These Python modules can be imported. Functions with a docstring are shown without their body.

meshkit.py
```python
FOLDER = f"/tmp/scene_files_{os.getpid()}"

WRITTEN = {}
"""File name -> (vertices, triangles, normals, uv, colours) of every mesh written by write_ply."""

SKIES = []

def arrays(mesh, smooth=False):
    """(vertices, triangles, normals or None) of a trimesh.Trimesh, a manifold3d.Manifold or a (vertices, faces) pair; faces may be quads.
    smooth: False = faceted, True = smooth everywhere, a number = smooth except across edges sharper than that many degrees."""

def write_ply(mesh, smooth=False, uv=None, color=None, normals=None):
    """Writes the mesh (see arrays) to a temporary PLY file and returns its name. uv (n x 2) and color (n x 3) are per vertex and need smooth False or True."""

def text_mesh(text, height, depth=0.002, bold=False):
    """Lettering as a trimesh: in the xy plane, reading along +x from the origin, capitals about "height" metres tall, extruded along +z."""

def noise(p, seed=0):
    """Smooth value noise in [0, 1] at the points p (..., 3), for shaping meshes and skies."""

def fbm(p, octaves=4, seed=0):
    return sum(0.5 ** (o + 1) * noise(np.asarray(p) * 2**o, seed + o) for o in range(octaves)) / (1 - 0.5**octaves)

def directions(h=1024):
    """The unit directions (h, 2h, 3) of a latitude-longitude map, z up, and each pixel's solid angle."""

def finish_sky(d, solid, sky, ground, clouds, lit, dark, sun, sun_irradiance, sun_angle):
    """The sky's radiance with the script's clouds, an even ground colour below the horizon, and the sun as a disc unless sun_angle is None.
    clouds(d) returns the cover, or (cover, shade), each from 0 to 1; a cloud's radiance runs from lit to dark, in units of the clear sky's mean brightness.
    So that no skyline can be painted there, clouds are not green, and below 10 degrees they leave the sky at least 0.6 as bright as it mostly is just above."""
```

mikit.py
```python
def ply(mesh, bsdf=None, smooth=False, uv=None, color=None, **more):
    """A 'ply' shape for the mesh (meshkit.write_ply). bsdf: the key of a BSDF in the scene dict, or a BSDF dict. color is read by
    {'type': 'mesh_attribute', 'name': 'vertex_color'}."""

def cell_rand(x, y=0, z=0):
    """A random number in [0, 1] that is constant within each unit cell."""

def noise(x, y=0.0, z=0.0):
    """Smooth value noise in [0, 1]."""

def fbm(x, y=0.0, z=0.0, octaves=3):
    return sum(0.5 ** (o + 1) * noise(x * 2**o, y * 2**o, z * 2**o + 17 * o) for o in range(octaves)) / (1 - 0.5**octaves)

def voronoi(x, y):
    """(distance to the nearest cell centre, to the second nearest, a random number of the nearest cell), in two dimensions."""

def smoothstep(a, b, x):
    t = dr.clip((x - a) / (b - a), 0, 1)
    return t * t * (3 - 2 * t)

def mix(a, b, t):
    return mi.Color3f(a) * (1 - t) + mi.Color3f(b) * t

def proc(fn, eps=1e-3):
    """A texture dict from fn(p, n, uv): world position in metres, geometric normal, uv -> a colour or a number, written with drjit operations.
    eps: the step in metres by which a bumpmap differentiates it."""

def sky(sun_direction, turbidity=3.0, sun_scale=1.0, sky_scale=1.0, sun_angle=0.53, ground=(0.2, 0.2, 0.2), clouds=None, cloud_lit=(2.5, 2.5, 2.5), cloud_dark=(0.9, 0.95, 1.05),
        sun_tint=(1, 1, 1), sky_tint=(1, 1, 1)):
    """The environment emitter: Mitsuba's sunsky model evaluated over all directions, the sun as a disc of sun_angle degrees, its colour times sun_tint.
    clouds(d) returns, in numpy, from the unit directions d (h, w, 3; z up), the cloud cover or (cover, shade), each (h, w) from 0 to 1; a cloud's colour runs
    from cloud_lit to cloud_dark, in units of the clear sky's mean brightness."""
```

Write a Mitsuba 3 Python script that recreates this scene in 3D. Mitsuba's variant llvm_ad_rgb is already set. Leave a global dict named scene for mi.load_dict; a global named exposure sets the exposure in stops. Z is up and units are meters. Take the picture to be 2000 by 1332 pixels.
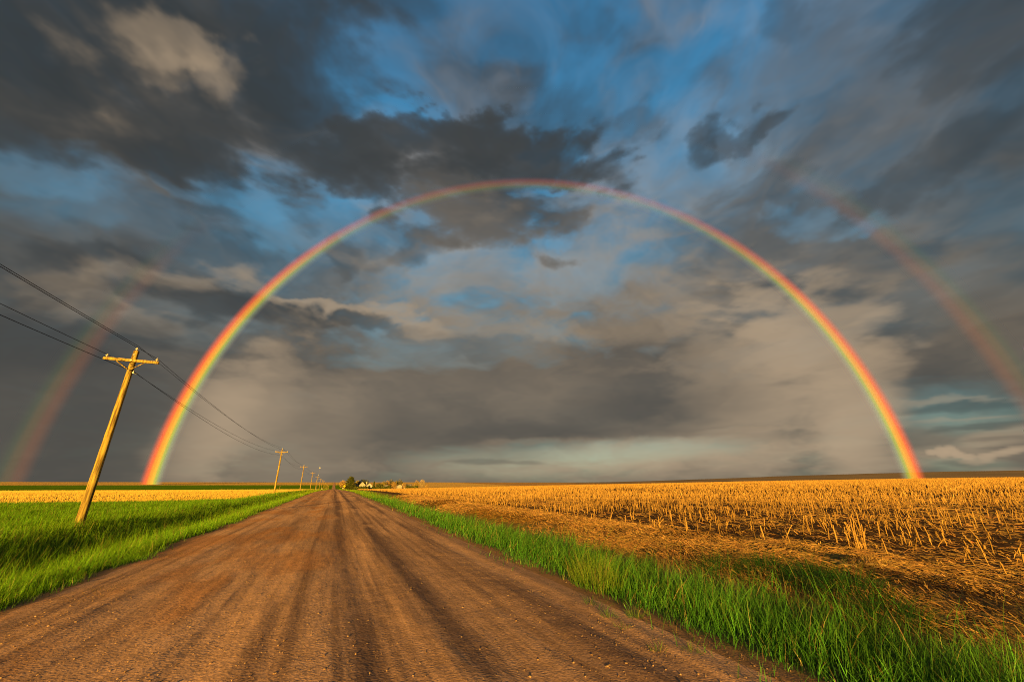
import math, random
import numpy as np, trimesh, drjit as dr, mitsuba as mi
import mikit, meshkit
from mikit import noise, fbm, smoothstep, mix, voronoi

scene, labels = {}, {}
T = mi.ScalarTransform4f
EYE = 1.7
PITCH = math.atan(279 / 780)
scene['camera'] = {'type': 'perspective', 'fov': 2 * math.degrees(math.atan(1000 / 780)), 'fov_axis': 'x', 'near_clip': 0.05, 'far_clip': 30000.0,
    'to_world': T().look_at(origin=[0, 0, EYE], target=[0, math.cos(PITCH), EYE + math.sin(PITCH)], up=[0, 0, 1])}

# ---------------------------------------------------------------- sky and sun
SKY_FEATURES = {  # clouds as seen around the horizon: azimuth, elevation, half width, half height (degrees), tilt, strength; D dark, L sunlit, B gaps
    'D': [(-59.6,35.5,7.4,5.25,45,1.3), (-48.9,37.5,9.7,3.69,13,1.3), (-52.4,32.8,8.1,1.99,17,1.5), (-35.9,46.2,5.7,9.81,7,0.8), (-46.9,33.1,3.5,2.37,5,1.2), (-41.2,39.6,6.9,4.13,18,0.6), (-42.4,32.2,2.6,3.09,-12,0.7), (-53.4,44.6,9.6,2.17,43,0.6), (-35.6,51.9,6,2.57,29,0.5), (-56.5,41,10.6,4.27,45,0.3), (46.4,41,13,7.06,-35,0.3), (-18.2,43.7,11.2,2.67,16,2.8), (-26.5,39.8,4.4,3.12,-14,2), (0,44.8,11.1,2.65,-7,2.4), (-10.8,41.5,11.1,2.11,7,1.8), (12.1,45.4,2.5,1.34,15,0.9), (-6.1,36.4,10.3,4.04,-6,2.6), (-16.7,32.7,3.3,2.75,-22,0.9), (-3.4,32.4,6.4,1.82,-8,0.9), (9.5,35.5,3.5,2.68,-6,0.5), (16.2,41.8,3.9,1.78,-29,0.6), (-22.6,31,1.6,1.97,12,0.3), (31.9,41.6,1.6,2.04,-41,0.9), (36.9,40.7,3.8,1,-4,0.7), (41.3,40.1,1.8,0.72,-19,0.6), (54.5,29.5,6.1,1.51,1,0.8), (48.7,29.7,3,1.34,-10,0.4), (58.2,30.1,2.1,2.62,-9,0.4), (41.3,32.3,7.2,1.68,-31,0.4), (43,26.7,8.6,1.94,-26,0.4), (34.5,31.4,4.6,3.32,-40,0.2), (4.9,49.1,6.3,1.67,-4,0.25), (12.7,56.4,3.4,2.3,-11,0.35), (45.7,48.2,2.7,1.59,-37,0.25), (62.2,38.2,4.7,3.75,-50,0.9), (22.1,46.1,3.5,1.68,-7,0.3), (46.2,16.4,8.2,5.59,-54,0.5), (53.7,17.1,2.7,5.5,-22,0.4), (-50.3,6.4,6.7,8.63,8,0.9), (-44,4.6,5.6,7.46,4,0.8), (-50.4,13.7,7.2,2.92,16,0.9), (-41,19,4,1.72,11,1.6), (-45.1,20.1,3.7,1.19,19,0.8), (-48.4,18.5,1.5,0.8,-9,0.7), (-52,20.8,4.3,1.23,24,0.9), (-54,19.4,1.8,0.91,25,0.3), (-36.1,20.2,3,1.82,14,0.9), (-41.8,25.9,7.3,1.67,21,0.3), (-23.3,21.3,8.2,1.23,-4,1), (-31.4,19.6,2.8,1.28,12,0.5), (-6.1,17.8,3.6,1.46,-18,0.4), (17.8,16.4,7.3,2.1,3,0.3), (-27.5,30,1.7,2.55,15,0.7), (0,21.6,19.3,5.84,0,0.2), (-13.3,13.2,16,7.72,3,0.25), (4.5,12.1,19.1,7.84,-1,0.2), (-8.5,5.7,14.8,4.77,1,0.4), (0,5.7,10.5,2.42,6,0.8), (17.8,9.5,10.4,2.71,2,0.5), (-20.4,4.1,9.9,5.11,2,0.3), (-30.5,14.9,7.8,5.09,9,0.4), (21.6,13.3,10.2,5.37,5,0.35), (38.8,13.5,6.5,11.36,-23,-0.25), (40.6,5.4,2.9,4.78,-5,-0.3), (-36.4,6.9,4,7.56,-12,-0.25), (7,3.3,20.8,1.88,2,-0.45), (-4.2,2.8,3.5,0.34,0,1), (2.1,2.7,2.1,0.27,0,0.7), (16.8,6.5,12.9,0.67,1,0.5), (48.5,6.9,4,0.42,-2,1), (49.4,5.1,3.5,0.31,1,1), (49.9,3.8,1.8,0.18,0,0.8), (50.1,3.1,1.5,0.17,1,0.7), (47.4,2.6,3.6,1,1,-0.5), (47.2,1.8,1.6,0.23,-2,0.5)],
    'L': [(-52.5,44,4.7,2.42,32,1.9), (-45.3,44.3,2.6,2.59,-27,0.8), (-50.7,40.8,2,1.66,1,0.7), (-54.3,35.8,1.9,1.15,13,0.4), (-12.8,42.9,14,3.63,9,0.45), (-6.1,35.7,9.6,4.06,-6,0.7), (-11.3,37.3,4.8,2.29,7,0.25), (42.6,29.2,10.9,6.43,-24,0.15), (48.9,18.8,8.7,5.5,-46,0.3), (52.6,13.5,3.6,4.64,-17,0.2), (-48.5,4.3,9.7,6.89,5,0.12), (-44.1,21.6,6.8,1.42,20,0.6), (-48.2,16.4,6.1,1.23,6,0.5), (-52.2,17.6,4.4,1.42,21,0.35), (-36.7,22.6,3.5,0.97,6,0.5), (-27,23.1,6,0.99,5,1.4), (-18.6,23.4,4,1.26,-13,1.2), (-12.4,21.1,3.2,1.15,-24,1.3), (-31.4,22.6,2.2,0.76,13,0.8), (4.7,19.7,8,1.17,-4,0.5), (22.5,20.1,5.7,2.05,3,0.15), (-3.2,23.8,15.5,4.37,1,0.15), (8.1,26.5,19,8.52,-4,0.4), (-8.2,28.6,12.5,6.35,4,0.35), (-7.4,12.7,20.2,8.53,2,0.25), (-37.1,5.7,3,6.7,-18,1.3), (-33.4,9.5,4.2,6.95,-11,0.7), (-27.9,6.3,8.4,7.98,3,0.45), (37.5,16.8,5.7,7.21,-48,1.5), (40.3,7.6,3.4,6.63,-19,1.7), (30.7,12.3,8.2,6.89,-7,0.9), (31.6,23.8,5.2,5.46,-36,0.1), (40.7,2.3,3.2,3.06,-2,0.7), (-25.5,5.8,5.8,5.01,3,0.2), (10.5,3.6,19.3,2,-1,0.2), (7,3,24,2.41,0,0.8), (23.5,4.6,11.8,3.15,-2,0.5), (3.6,5.6,6.4,0.41,2,0.5), (31.3,6.4,6.4,0.3,0,0.5), (48.4,3.8,5.1,2.76,-4,0.3), (47.7,7.5,3.1,0.24,-4,0.7), (48.9,5.9,3.6,0.18,1,0.6), (50.3,4.1,2.5,0.75,9,1), (46.1,2.9,0.4,0.43,-3,4), (46.7,3,0.4,0.42,-3,4), (47.1,2.6,0.3,0.28,-3,3.5), (47.7,2.3,0.4,0.23,-3,3), (45.4,2.9,0.3,0.24,-3,3), (48.8,2.3,0.5,0.22,3,2.5), (50.1,2.6,1,0.21,8,2.5), (50.8,3,0.9,0.16,8,2), (48,1.9,0.9,0.14,-2,1.5), (49.8,1.1,1.7,0.26,-1,0.6)],
    'B': [(-49.9,40.2,13.6,8.56,24,-0.55), (-56.1,29,5,2.01,19,0.9), (-46,31.7,2.8,1.07,3,0.7), (-39.3,33.4,4.2,2.31,1,0.9), (-54.1,26.1,4.9,2.22,31,0.35), (-34.2,32.7,5.9,3.5,20,0.7), (-25.1,51.4,6.2,4.33,20,0.8), (3.3,58.4,7.9,4.92,-3,1.3), (-25.1,51.4,4.5,2.89,20,0.5), (-18.7,46.8,3.7,1.66,14,0.7), (9.8,50.1,7.4,3.23,-8,0.5), (-12.6,56,5.2,3.73,10,0.2), (24.4,52.1,10,4.29,-20,0.25), (45,44.9,11.6,4.69,-35,0.15), (10.2,44.4,1.8,1.79,-7,1.2), (25.8,43.6,5.9,3.32,-18,0.5), (-30.6,37.8,2.7,1.61,-13,0.5), (44.6,28.9,5.1,1.07,-19,0.5), (-8.2,28.3,10.5,4.96,4,0.45), (10.7,29.8,10.4,5.58,-5,0.35), (1.6,23,15.5,4.38,-1,0.05), (4.1,28.8,17.9,6.39,-2,0.2), (8.1,40.1,2.7,0.58,0,0.9), (8.1,33.5,2.1,1.23,-4,0.7), (-7.7,18.5,17.9,4.36,2,0.45), (7.1,4,18.5,1.62,2,0.4), (0,1.5,13.6,1.06,0,0.15), (20.4,4.1,9.9,1.14,3,0.2), (48.5,6.6,4.6,1.89,-4,0.35), (47.8,1.6,2.9,0.72,-2,0.2)],
}
exposure = 3.0
_e, _a = np.radians(6.0), np.radians(181.57)
SUN = np.array([np.sin(_a) * np.cos(_e), np.cos(_a) * np.cos(_e), np.sin(_e)])

def lobes(d, rows, rag):
    """Sum of soft elliptical lobes on the sphere: (azimuth, elevation, half width, half height, tilt, strength), degrees."""
    out = 0
    for az, el, w, h, rot, amp in rows:
        az, el, rot = np.radians([az, el, rot])
        c = np.array([np.sin(az) * np.cos(el), np.cos(az) * np.cos(el), np.sin(el)])
        e = np.array([np.cos(az), -np.sin(az), 0]); n = np.cross(e, c); n *= np.sign(n[2])
        x, y, z = d @ e, d @ n, d @ c
        u = (x * np.cos(rot) + y * np.sin(rot)) / np.radians(w); v = (-x * np.sin(rot) + y * np.cos(rot)) / np.radians(h)
        r = np.sqrt(u * u + v * v) + rag
        t = np.clip((1.5 - r) / 1.05, 0, 1)
        out = out + amp * np.where(z > 0, t * t * (3 - 2 * t), 0)
    return out

def storm(d):
    el = np.degrees(np.arcsin(d[..., 2])); az = np.degrees(np.arctan2(d[..., 0], d[..., 1]))
    q = d / (d[..., 2:] + 0.17); q = np.stack([q[..., 0], q[..., 1], 0 * el], -1)
    warp = np.stack([meshkit.fbm(q * 1.7 + 7 * k, 3, 10 + k) - 0.5 for k in range(3)], -1)
    curl = np.stack([meshkit.fbm(q * 5.0 + 2.5 * warp + 7 * k, 4, 15 + k) - 0.5 for k in range(3)], -1)
    fine = np.stack([meshkit.fbm(d * 34 + 5 * k + 3 * warp, 5, 20 + k) - 0.5 for k in range(3)], -1)
    low = np.clip((el - 2) / 26, 0.05, 1)
    w = d + (0.12 * warp + 0.09 * curl + 0.05 * fine) * low[..., None]
    w /= np.linalg.norm(w, axis=-1, keepdims=True)
    billow = meshkit.fbm(q * 3.2 + 2.2 * warp + 1.6 * curl, 7, 3); soft = meshkit.fbm(q * 1.1 + 1.4 * warp, 5, 5); veil = meshkit.fbm(q * 1.9 + 1.2 * warp + 0.8 * curl, 7, 44)
    puff = 1 - np.abs(2 * meshkit.fbm(q * 6.0 + 2.2 * curl + 3, 5, 31) - 1) * 2.2
    ahead = np.exp(-(az / 62) ** 4); behind = np.exp(-((180 - np.abs(az)) / 50) ** 2)
    tex = 0.16 + 0.34 * np.clip((el - 8) / 18, 0, 1) + 0.5 * np.clip((el - 26) / 14, 0, 1)
    rag = np.clip((el - 4) / 14, 0.35, 1) * 2.4 * (meshkit.fbm(d * np.array([13, 13, 26]) + 1.5 * warp + 0.5 * curl, 7, 61) - 0.5)
    D = 0.74 + tex * (1.5 * (veil - 0.5) + 0.9 * (soft - 0.5)) + 0.9 * (1 - ahead) * (1 - behind) + 0.95 * lobes(w, SKY_FEATURES['D'], rag) * (1 + tex * (1.6 * (billow - 0.5) + 0.40 * (puff - 0.3)))
    L = 0.11 + 0.24 * np.clip(1 - el / 27, 0, 1) * ahead + tex * (0.95 * (billow - 0.5) + 0.16 * puff) + 0.85 * lobes(w, SKY_FEATURES['L'], rag) * (1 + tex * (1.8 * (billow - 0.5) + 0.35 * (puff - 0.3)))
    B = 0.02 + 0.34 * np.clip((el - 12) / 28, 0, 1) - tex * (0.9 * (veil - 0.5) + 0.3 * (soft - 0.5)) + 0.44 * lobes(w, SKY_FEATURES['B'], -0.6 * rag) * (1 + tex * 1.6 * (meshkit.fbm(q * 2.8 + 1.5 * curl, 6, 8) - 0.5))
    core = np.exp(-((az - 2) / 34) ** 4) * np.exp(-((el - 20) / 12) ** 4)
    B = B - 0.10 * core; L = L + 0.10 * core; D = D + 0.06 * core
    D, L, B = (np.maximum(x, 0.02) ** (1.15 + 0.45 * np.clip((el - 30) / 14, 0, 1)) for x in (D, L, B))
    s = D + L + B
    return 1 - B / s, D / (D + L)

scene['sky'] = mikit.sky(SUN, turbidity=2.0, sun_scale=1.5, sky_scale=1.6, sky_tint=(0.34, 0.98, 1.30), sun_tint=(1.15, 1.42, 1.5), ground=(0.16, 0.1, 0.05),
    clouds=storm, cloud_lit=(1.16, 0.86, 0.56), cloud_dark=(0.100, 0.117, 0.126))


# ---------------------------------------------------------------- frame of the road: u metres to its right, s metres along it
RA = math.radians(-22.74)
CA, SA = math.cos(RA), math.sin(RA)
def world(u, s):
    u, s = np.asarray(u, float), np.asarray(s, float)
    return u * CA + s * SA, -u * SA + s * CA
def road_uv(p):
    return p.x * CA - p.y * SA, p.x * SA + p.y * CA
def ss(a, b, x):
    t = np.clip((x - a) / (b - a), 0, 1); return t * t * (3 - 2 * t)
def nz(u, s, f, seed, octaves=3):
    return meshkit.fbm(np.stack([u * f, s * f, 0 * u + 0.5], -1), octaves, seed) - 0.5

PU = np.array([-400, -14, -11, -9.6, -8.4, -7.2, -6.3, -5.4, -4.3, -3.6, -2, 0, 2, 3.6, 4.3, 5.2, 6.2, 7.0, 7.8, 8.6, 9.6, 11, 13, 400.])
PZ = np.array([0.02, 0.02, 0.05, 0.0, -0.18, -0.42, -0.48, -0.30, -0.10, -0.06, -0.02, 0, -0.02, -0.06, -0.09, -0.18, -0.36, -0.52, -0.50, -0.20, 0.0, 0.05, 0.0, 0.0])
FS = np.array([-4000, 90, 148, 210, 272, 334, 396, 470, 600, 1000, 1300, 2000, 2700, 3300, 4200, 9000.])
FZ = np.array([0, 0, -0.32, -0.9, -1.6, -2.1, -2.7, -3.3, -6, -9.5, -8.6, 1.0, 11, 12.5, 6, -30.])
from scipy.interpolate import PchipInterpolator
_pu, _fs = PchipInterpolator(PU, PZ), PchipInterpolator(FS, FZ)
def height(u, s):
    u, s = np.broadcast_arrays(np.asarray(u, float), np.asarray(s, float))
    r = np.hypot(u, s)
    z = _pu(np.clip(u, -400, 400)) * (1 - 0.6 * ss(300, 900, np.abs(s))) + _fs(np.clip(s, -4000, 9000))
    off = ss(7.5, 16, np.abs(u))
    z = z + 0.0165 * (np.sqrt(np.maximum(u - 18, 0) ** 2 + 64) - 8) * (1 - 0.75 * ss(320, 900, u)) * (u > 18) * (1 - 0.9 * ss(420, 1000, s))
    z = z + off * (0.16 * nz(u, s, 1 / 9.0, 3) + 0.5 * nz(u, s, 1 / 55.0, 4)) * (1 - ss(800, 1500, r))
    verge = ss(4.6, 6.4, np.abs(u)) * (1 - off)
    z = z + verge * 0.20 * nz(u, s, 1 / 2.2, 6)
    az = np.degrees(np.arctan2(u * CA + s * SA, -u * SA + s * CA))
    ridge = ss(1800, 5200, r) * ss(5, 52, az) * (1 - ss(100, 140, az)) * (98 + 26 * nz(u, s, 1 / 1500.0, 9))
    return z + ridge
def road_relief(u, s):
    """Ruts, windrows and washboard of the gravel road, metres."""
    wob = 0.28 * nz(0 * u, s, 1 / 9.0, 11, 2) + 0.25
    g = lambda c, w: np.exp(-((u - c - wob) / w) ** 2)
    z = -0.018 * g(0.45, 0.33) - 0.014 * g(1.75, 0.42) - 0.012 * g(-1.35, 0.4) - 0.010 * g(-2.6, 0.35) + 0.016 * g(1.1, 0.25) + 0.014 * g(-0.4, 0.5)
    z = z + 0.03 * g(-3.35, 0.28) * (0.6 + nz(u, s, 1.2, 12)) + 0.022 * g(2.75, 0.3) * (0.6 + nz(u, s, 1.5, 13)) + 0.02 * g(3.6, 0.22)
    z = z + 0.022 * nz(u, s * 0.12, 2.6, 14, 4) + 0.009 * nz(u, s, 2.0, 16, 3) + 0.003 * nz(u, s, 11.0, 15, 3)
    return z * (1 - ss(3.7, 4.25, np.abs(u + 0.1)))
def ground(u, s):
    return height(u, s)

# ---------------------------------------------------------------- materials
def B(name, d):
    scene[name] = d; return name
def rgb(c): return {'type': 'rgb', 'value': list(c)}
def road_color(p, n, uv):
    u, s = road_uv(p)
    w = u - 0.22 * (noise(s * 0.05, 3.1) - 0.1) + 0.05 * (fbm(s * 0.5, u * 0.8, 2.0) - 0.5)
    g = lambda c, q: dr.exp(-dr.square((w - c) / q))
    patch = smoothstep(0.38, 0.62, fbm(u * 0.9 + 5, s * 0.16, 1.0, 4)); streak = fbm(u * 4.2, s * 0.22, 3.0, 3)
    fine = smoothstep(0.50, 0.72, fbm(w * 6.0, s * 0.045, 12.0, 4)); damp = 0.45 * fine + g(0.40, 0.20) * (0.55 + 0.45 * patch) + g(1.55, 0.24) * smoothstep(0.44, 0.56, fbm(u * 0.6, s * 0.33, 8.0, 4)) * 0.9 + 0.5 * g(-1.35, 0.3) * patch + 0.5 * g(2.9, 0.35) * patch + 0.30 * g(-2.4, 0.35) * patch + 0.5 * smoothstep(0.5, 0.7, streak) * 0.6
    grain = fbm(u * 55, s * 55, 4.0, 2); speck = smoothstep(0.72, 0.86, noise(u * 70, s * 70, 1.5))
    c = mix((0.74, 0.40, 0.215), (0.60, 0.325, 0.18), patch)
    c = mix(c, (0.27, 0.15, 0.10), dr.clip(damp * 1.15, 0, 1) * 0.9)
    c = mix(c, (0.58, 0.235, 0.08), 0.6 * smoothstep(0.42, 0.68, fbm(u * 1.1, s * 0.35, 6.0, 4)) * smoothstep(1.6, -1.0, u))
    c = c * (0.62 + 0.76 * grain) * (0.78 + 0.44 * fbm(u * 7, s * 7, 9.0, 4))
    return mix(c, (0.62, 0.46, 0.30), 0.55 * speck)
def road_bump(p, n, uv):
    u, s = road_uv(p)
    return 0.0042 * fbm(u * 40, s * 40, 1.0, 4) + 0.012 * fbm(u * 6, s * 0.8, 2.0, 3)
B('road_dirt', {'type': 'bumpmap', 'arbitrary': mikit.proc(road_bump, 3e-3), 'scale': 1.0, 'bsdf': {'type': 'diffuse', 'reflectance': mikit.proc(road_color)}})
def soil(dark, light, f):
    def fn(p, n, uv):
        return mix(dark, light, fbm(p.x * f, p.y * f, 0.0, 4))
    return mikit.proc(fn)
def verge_fn(p, n, uv):
    u, s = road_uv(p)
    edge = smoothstep(5.2, 4.5, dr.abs(u) + 1.3 * (fbm(u * 1.7, s * 0.8, 5.0, 4) - 0.5))
    return mix(mix((0.10, 0.09, 0.03), (0.24, 0.16, 0.075), fbm(p.x * 1.3, p.y * 1.3, 0.0, 4)), mix((0.30, 0.16, 0.08), (0.50, 0.26, 0.12), fbm(u * 9, s * 9, 2.0, 3)), edge)
B('verge_soil', {'type': 'bumpmap', 'arbitrary': mikit.proc(road_bump, 3e-3), 'scale': 1.4, 'bsdf': {'type': 'diffuse', 'reflectance': mikit.proc(verge_fn)}})
def corn_soil_fn(p, n, uv):
    t = smoothstep(0.42, 0.6, fbm(p.x * 2.3, p.y * 2.3, 0.0, 4))
    return mix((0.11, 0.055, 0.028), (0.26, 0.14, 0.055), t * 0.7)
B('corn_soil', {'type': 'diffuse', 'reflectance': mikit.proc(corn_soil_fn)})
def crop_bump(amp, f):
    def fn(p, n, uv):
        return amp * fbm(p.x * f, p.y * f, 0.0, 2)
    return fn
def crop(name, dark, light, f, amp=0.5, bf=1.4):
    B(name, {'type': 'bumpmap', 'arbitrary': mikit.proc(crop_bump(amp, bf), 0.05), 'scale': 1.0, 'bsdf': {'type': 'diffuse', 'reflectance': soil(dark, light, f)}})
crop('tan_crop', (0.46, 0.275, 0.085), (0.56, 0.35, 0.11), 0.03, 0.8)
crop('green_crop', (0.07, 0.14, 0.006), (0.11, 0.20, 0.008), 0.02, 0.6)
crop('brown_field', (0.28, 0.155, 0.075), (0.40, 0.235, 0.10), 0.008, 1.0)
B('ridge_land', {'type': 'diffuse', 'reflectance': soil((0.24, 0.17, 0.11), (0.38, 0.25, 0.14), 0.004)})
VC = {'type': 'mesh_attribute', 'name': 'vertex_color'}
B('blade', {'type': 'principledthin', 'base_color': VC, 'roughness': 0.6, 'diff_trans': 0.7, 'spec_trans': 0.0, 'eta': 1.3})
B('straw', {'type': 'twosided', 'bsdf': {'type': 'diffuse', 'reflectance': VC}})
def wood_fn(p, n, uv):
    g = fbm(p.x * 22, p.y * 22, p.z * 1.6, 4); crack = smoothstep(0.60, 0.66, fbm(p.x * 45, p.y * 45, p.z * 0.9, 3))
    return mix(mix((0.17, 0.105, 0.03), (0.48, 0.33, 0.07), smoothstep(0.3, 0.7, g)), (0.10, 0.06, 0.03), 0.7 * crack)
B('pole_wood', {'type': 'diffuse', 'reflectance': mikit.proc(wood_fn)})
B('porcelain', {'type': 'plastic', 'diffuse_reflectance': rgb((0.62, 0.56, 0.46))})
B('steel', {'type': 'principled', 'base_color': rgb((0.30, 0.28, 0.25)), 'metallic': 0.6, 'roughness': 0.5})
B('wire', {'type': 'diffuse', 'reflectance': rgb((0.05, 0.045, 0.04))})
B('sign_yellow', {'type': 'diffuse', 'reflectance': rgb((0.62, 0.43, 0.015))})
B('black_paint', {'type': 'diffuse', 'reflectance': rgb((0.03, 0.03, 0.03))})
B('white_paint', {'type': 'diffuse', 'reflectance': rgb((0.42, 0.40, 0.36))})
B('cream_paint', {'type': 'diffuse', 'reflectance': rgb((0.33, 0.28, 0.21))})
B('roof_grey', {'type': 'twosided', 'bsdf': {'type': 'diffuse', 'reflectance': rgb((0.20, 0.17, 0.15))}})
B('roof_pale', {'type': 'twosided', 'bsdf': {'type': 'diffuse', 'reflectance': rgb((0.36, 0.31, 0.26))}})
B('window_dark', {'type': 'principled', 'base_color': rgb((0.05, 0.06, 0.07)), 'roughness': 0.15})
B('bark', {'type': 'diffuse', 'reflectance': rgb((0.20, 0.13, 0.07))})
def leafmat(name, c):
    B(name, {'type': 'principledthin', 'base_color': VC, 'roughness': 0.7, 'diff_trans': 0.5, 'spec_trans': 0.0, 'eta': 1.3})
leafmat('leaf', None)
B('mound_straw', {'type': 'diffuse', 'reflectance': soil((0.16, 0.09, 0.04), (0.52, 0.33, 0.12), 9.0)})
def pebble_fn(p, n, uv):
    return mix((0.17, 0.09, 0.05), (0.44, 0.27, 0.15), mikit.cell_rand(p.x * 18, p.y * 18))
B('pebble', {'type': 'diffuse', 'reflectance': mikit.proc(pebble_fn)})

# ---------------------------------------------------------------- helpers
def numbered(name):
    if name not in scene and name not in labels: return name
    k = 1
    while f'{name}_{k:03d}' in scene or f'{name}_{k:03d}' in labels: k += 1
    return f'{name}_{k:03d}'
def tag(key, label=None, cat=None, group=None, kind=None):
    labels[key] = {k: v for k, v in dict(label=label, category=cat, group=group, kind=kind).items() if v}
    return key
def obj(name, mesh, m, parent=None, smooth=False, **kw):
    key = numbered(f'{parent}__{name}' if parent else name)
    scene[key] = mikit.ply(mesh, m, smooth=smooth, **kw)
    return key
def thing(name, label, cat, group=None):
    return tag(numbered(name), label, cat, group)
cat_ = trimesh.util.concatenate
def box(sx, sy, sz, c=(0, 0, 0), rz=0.0, R=None):
    m = trimesh.creation.box((sx, sy, sz))
    M = np.eye(4)
    if R is not None: M[:3, :3] = R
    else: M = trimesh.transformations.rotation_matrix(rz, (0, 0, 1))
    M[:3, 3] = c; m.apply_transform(M); return m
def tube(points, radii, sides=8, cap=True):
    p = np.asarray(points, float); r = np.broadcast_to(radii, (len(p),)); t = np.gradient(p, axis=0); t /= np.linalg.norm(t, axis=1, keepdims=True)
    a = np.cross(t, np.where(np.abs(t[:, 2:]) < 0.9, [0, 0, 1.0], [1.0, 0, 0])); a /= np.linalg.norm(a, axis=1, keepdims=True); b = np.cross(t, a)
    ang = np.arange(sides) * 2 * np.pi / sides
    v = (p[:, None] + r[:, None, None] * (np.cos(ang)[None, :, None] * a[:, None] + np.sin(ang)[None, :, None] * b[:, None])).reshape(-1, 3)
    i, j = np.meshgrid(np.arange(len(p) - 1), np.arange(sides), indexing='ij'); j2 = (j + 1) % sides
    q = np.stack([i * sides + j, i * sides + j2, (i + 1) * sides + j2, (i + 1) * sides + j], -1).reshape(-1, 4)
    f = np.vstack([q[:, [0, 1, 2]], q[:, [0, 2, 3]]])
    if cap:
        n = len(v); v = np.vstack([v, p[0], p[-1]]); k = np.arange(sides); k2 = (k + 1) % sides; e = (len(p) - 1) * sides
        f = np.vstack([f, np.stack([k2, k, 0 * k + n], 1), np.stack([e + k, e + k2, 0 * k + n + 1], 1)])
    return trimesh.Trimesh(v, f, process=False)
RNG = np.random.default_rng

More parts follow.
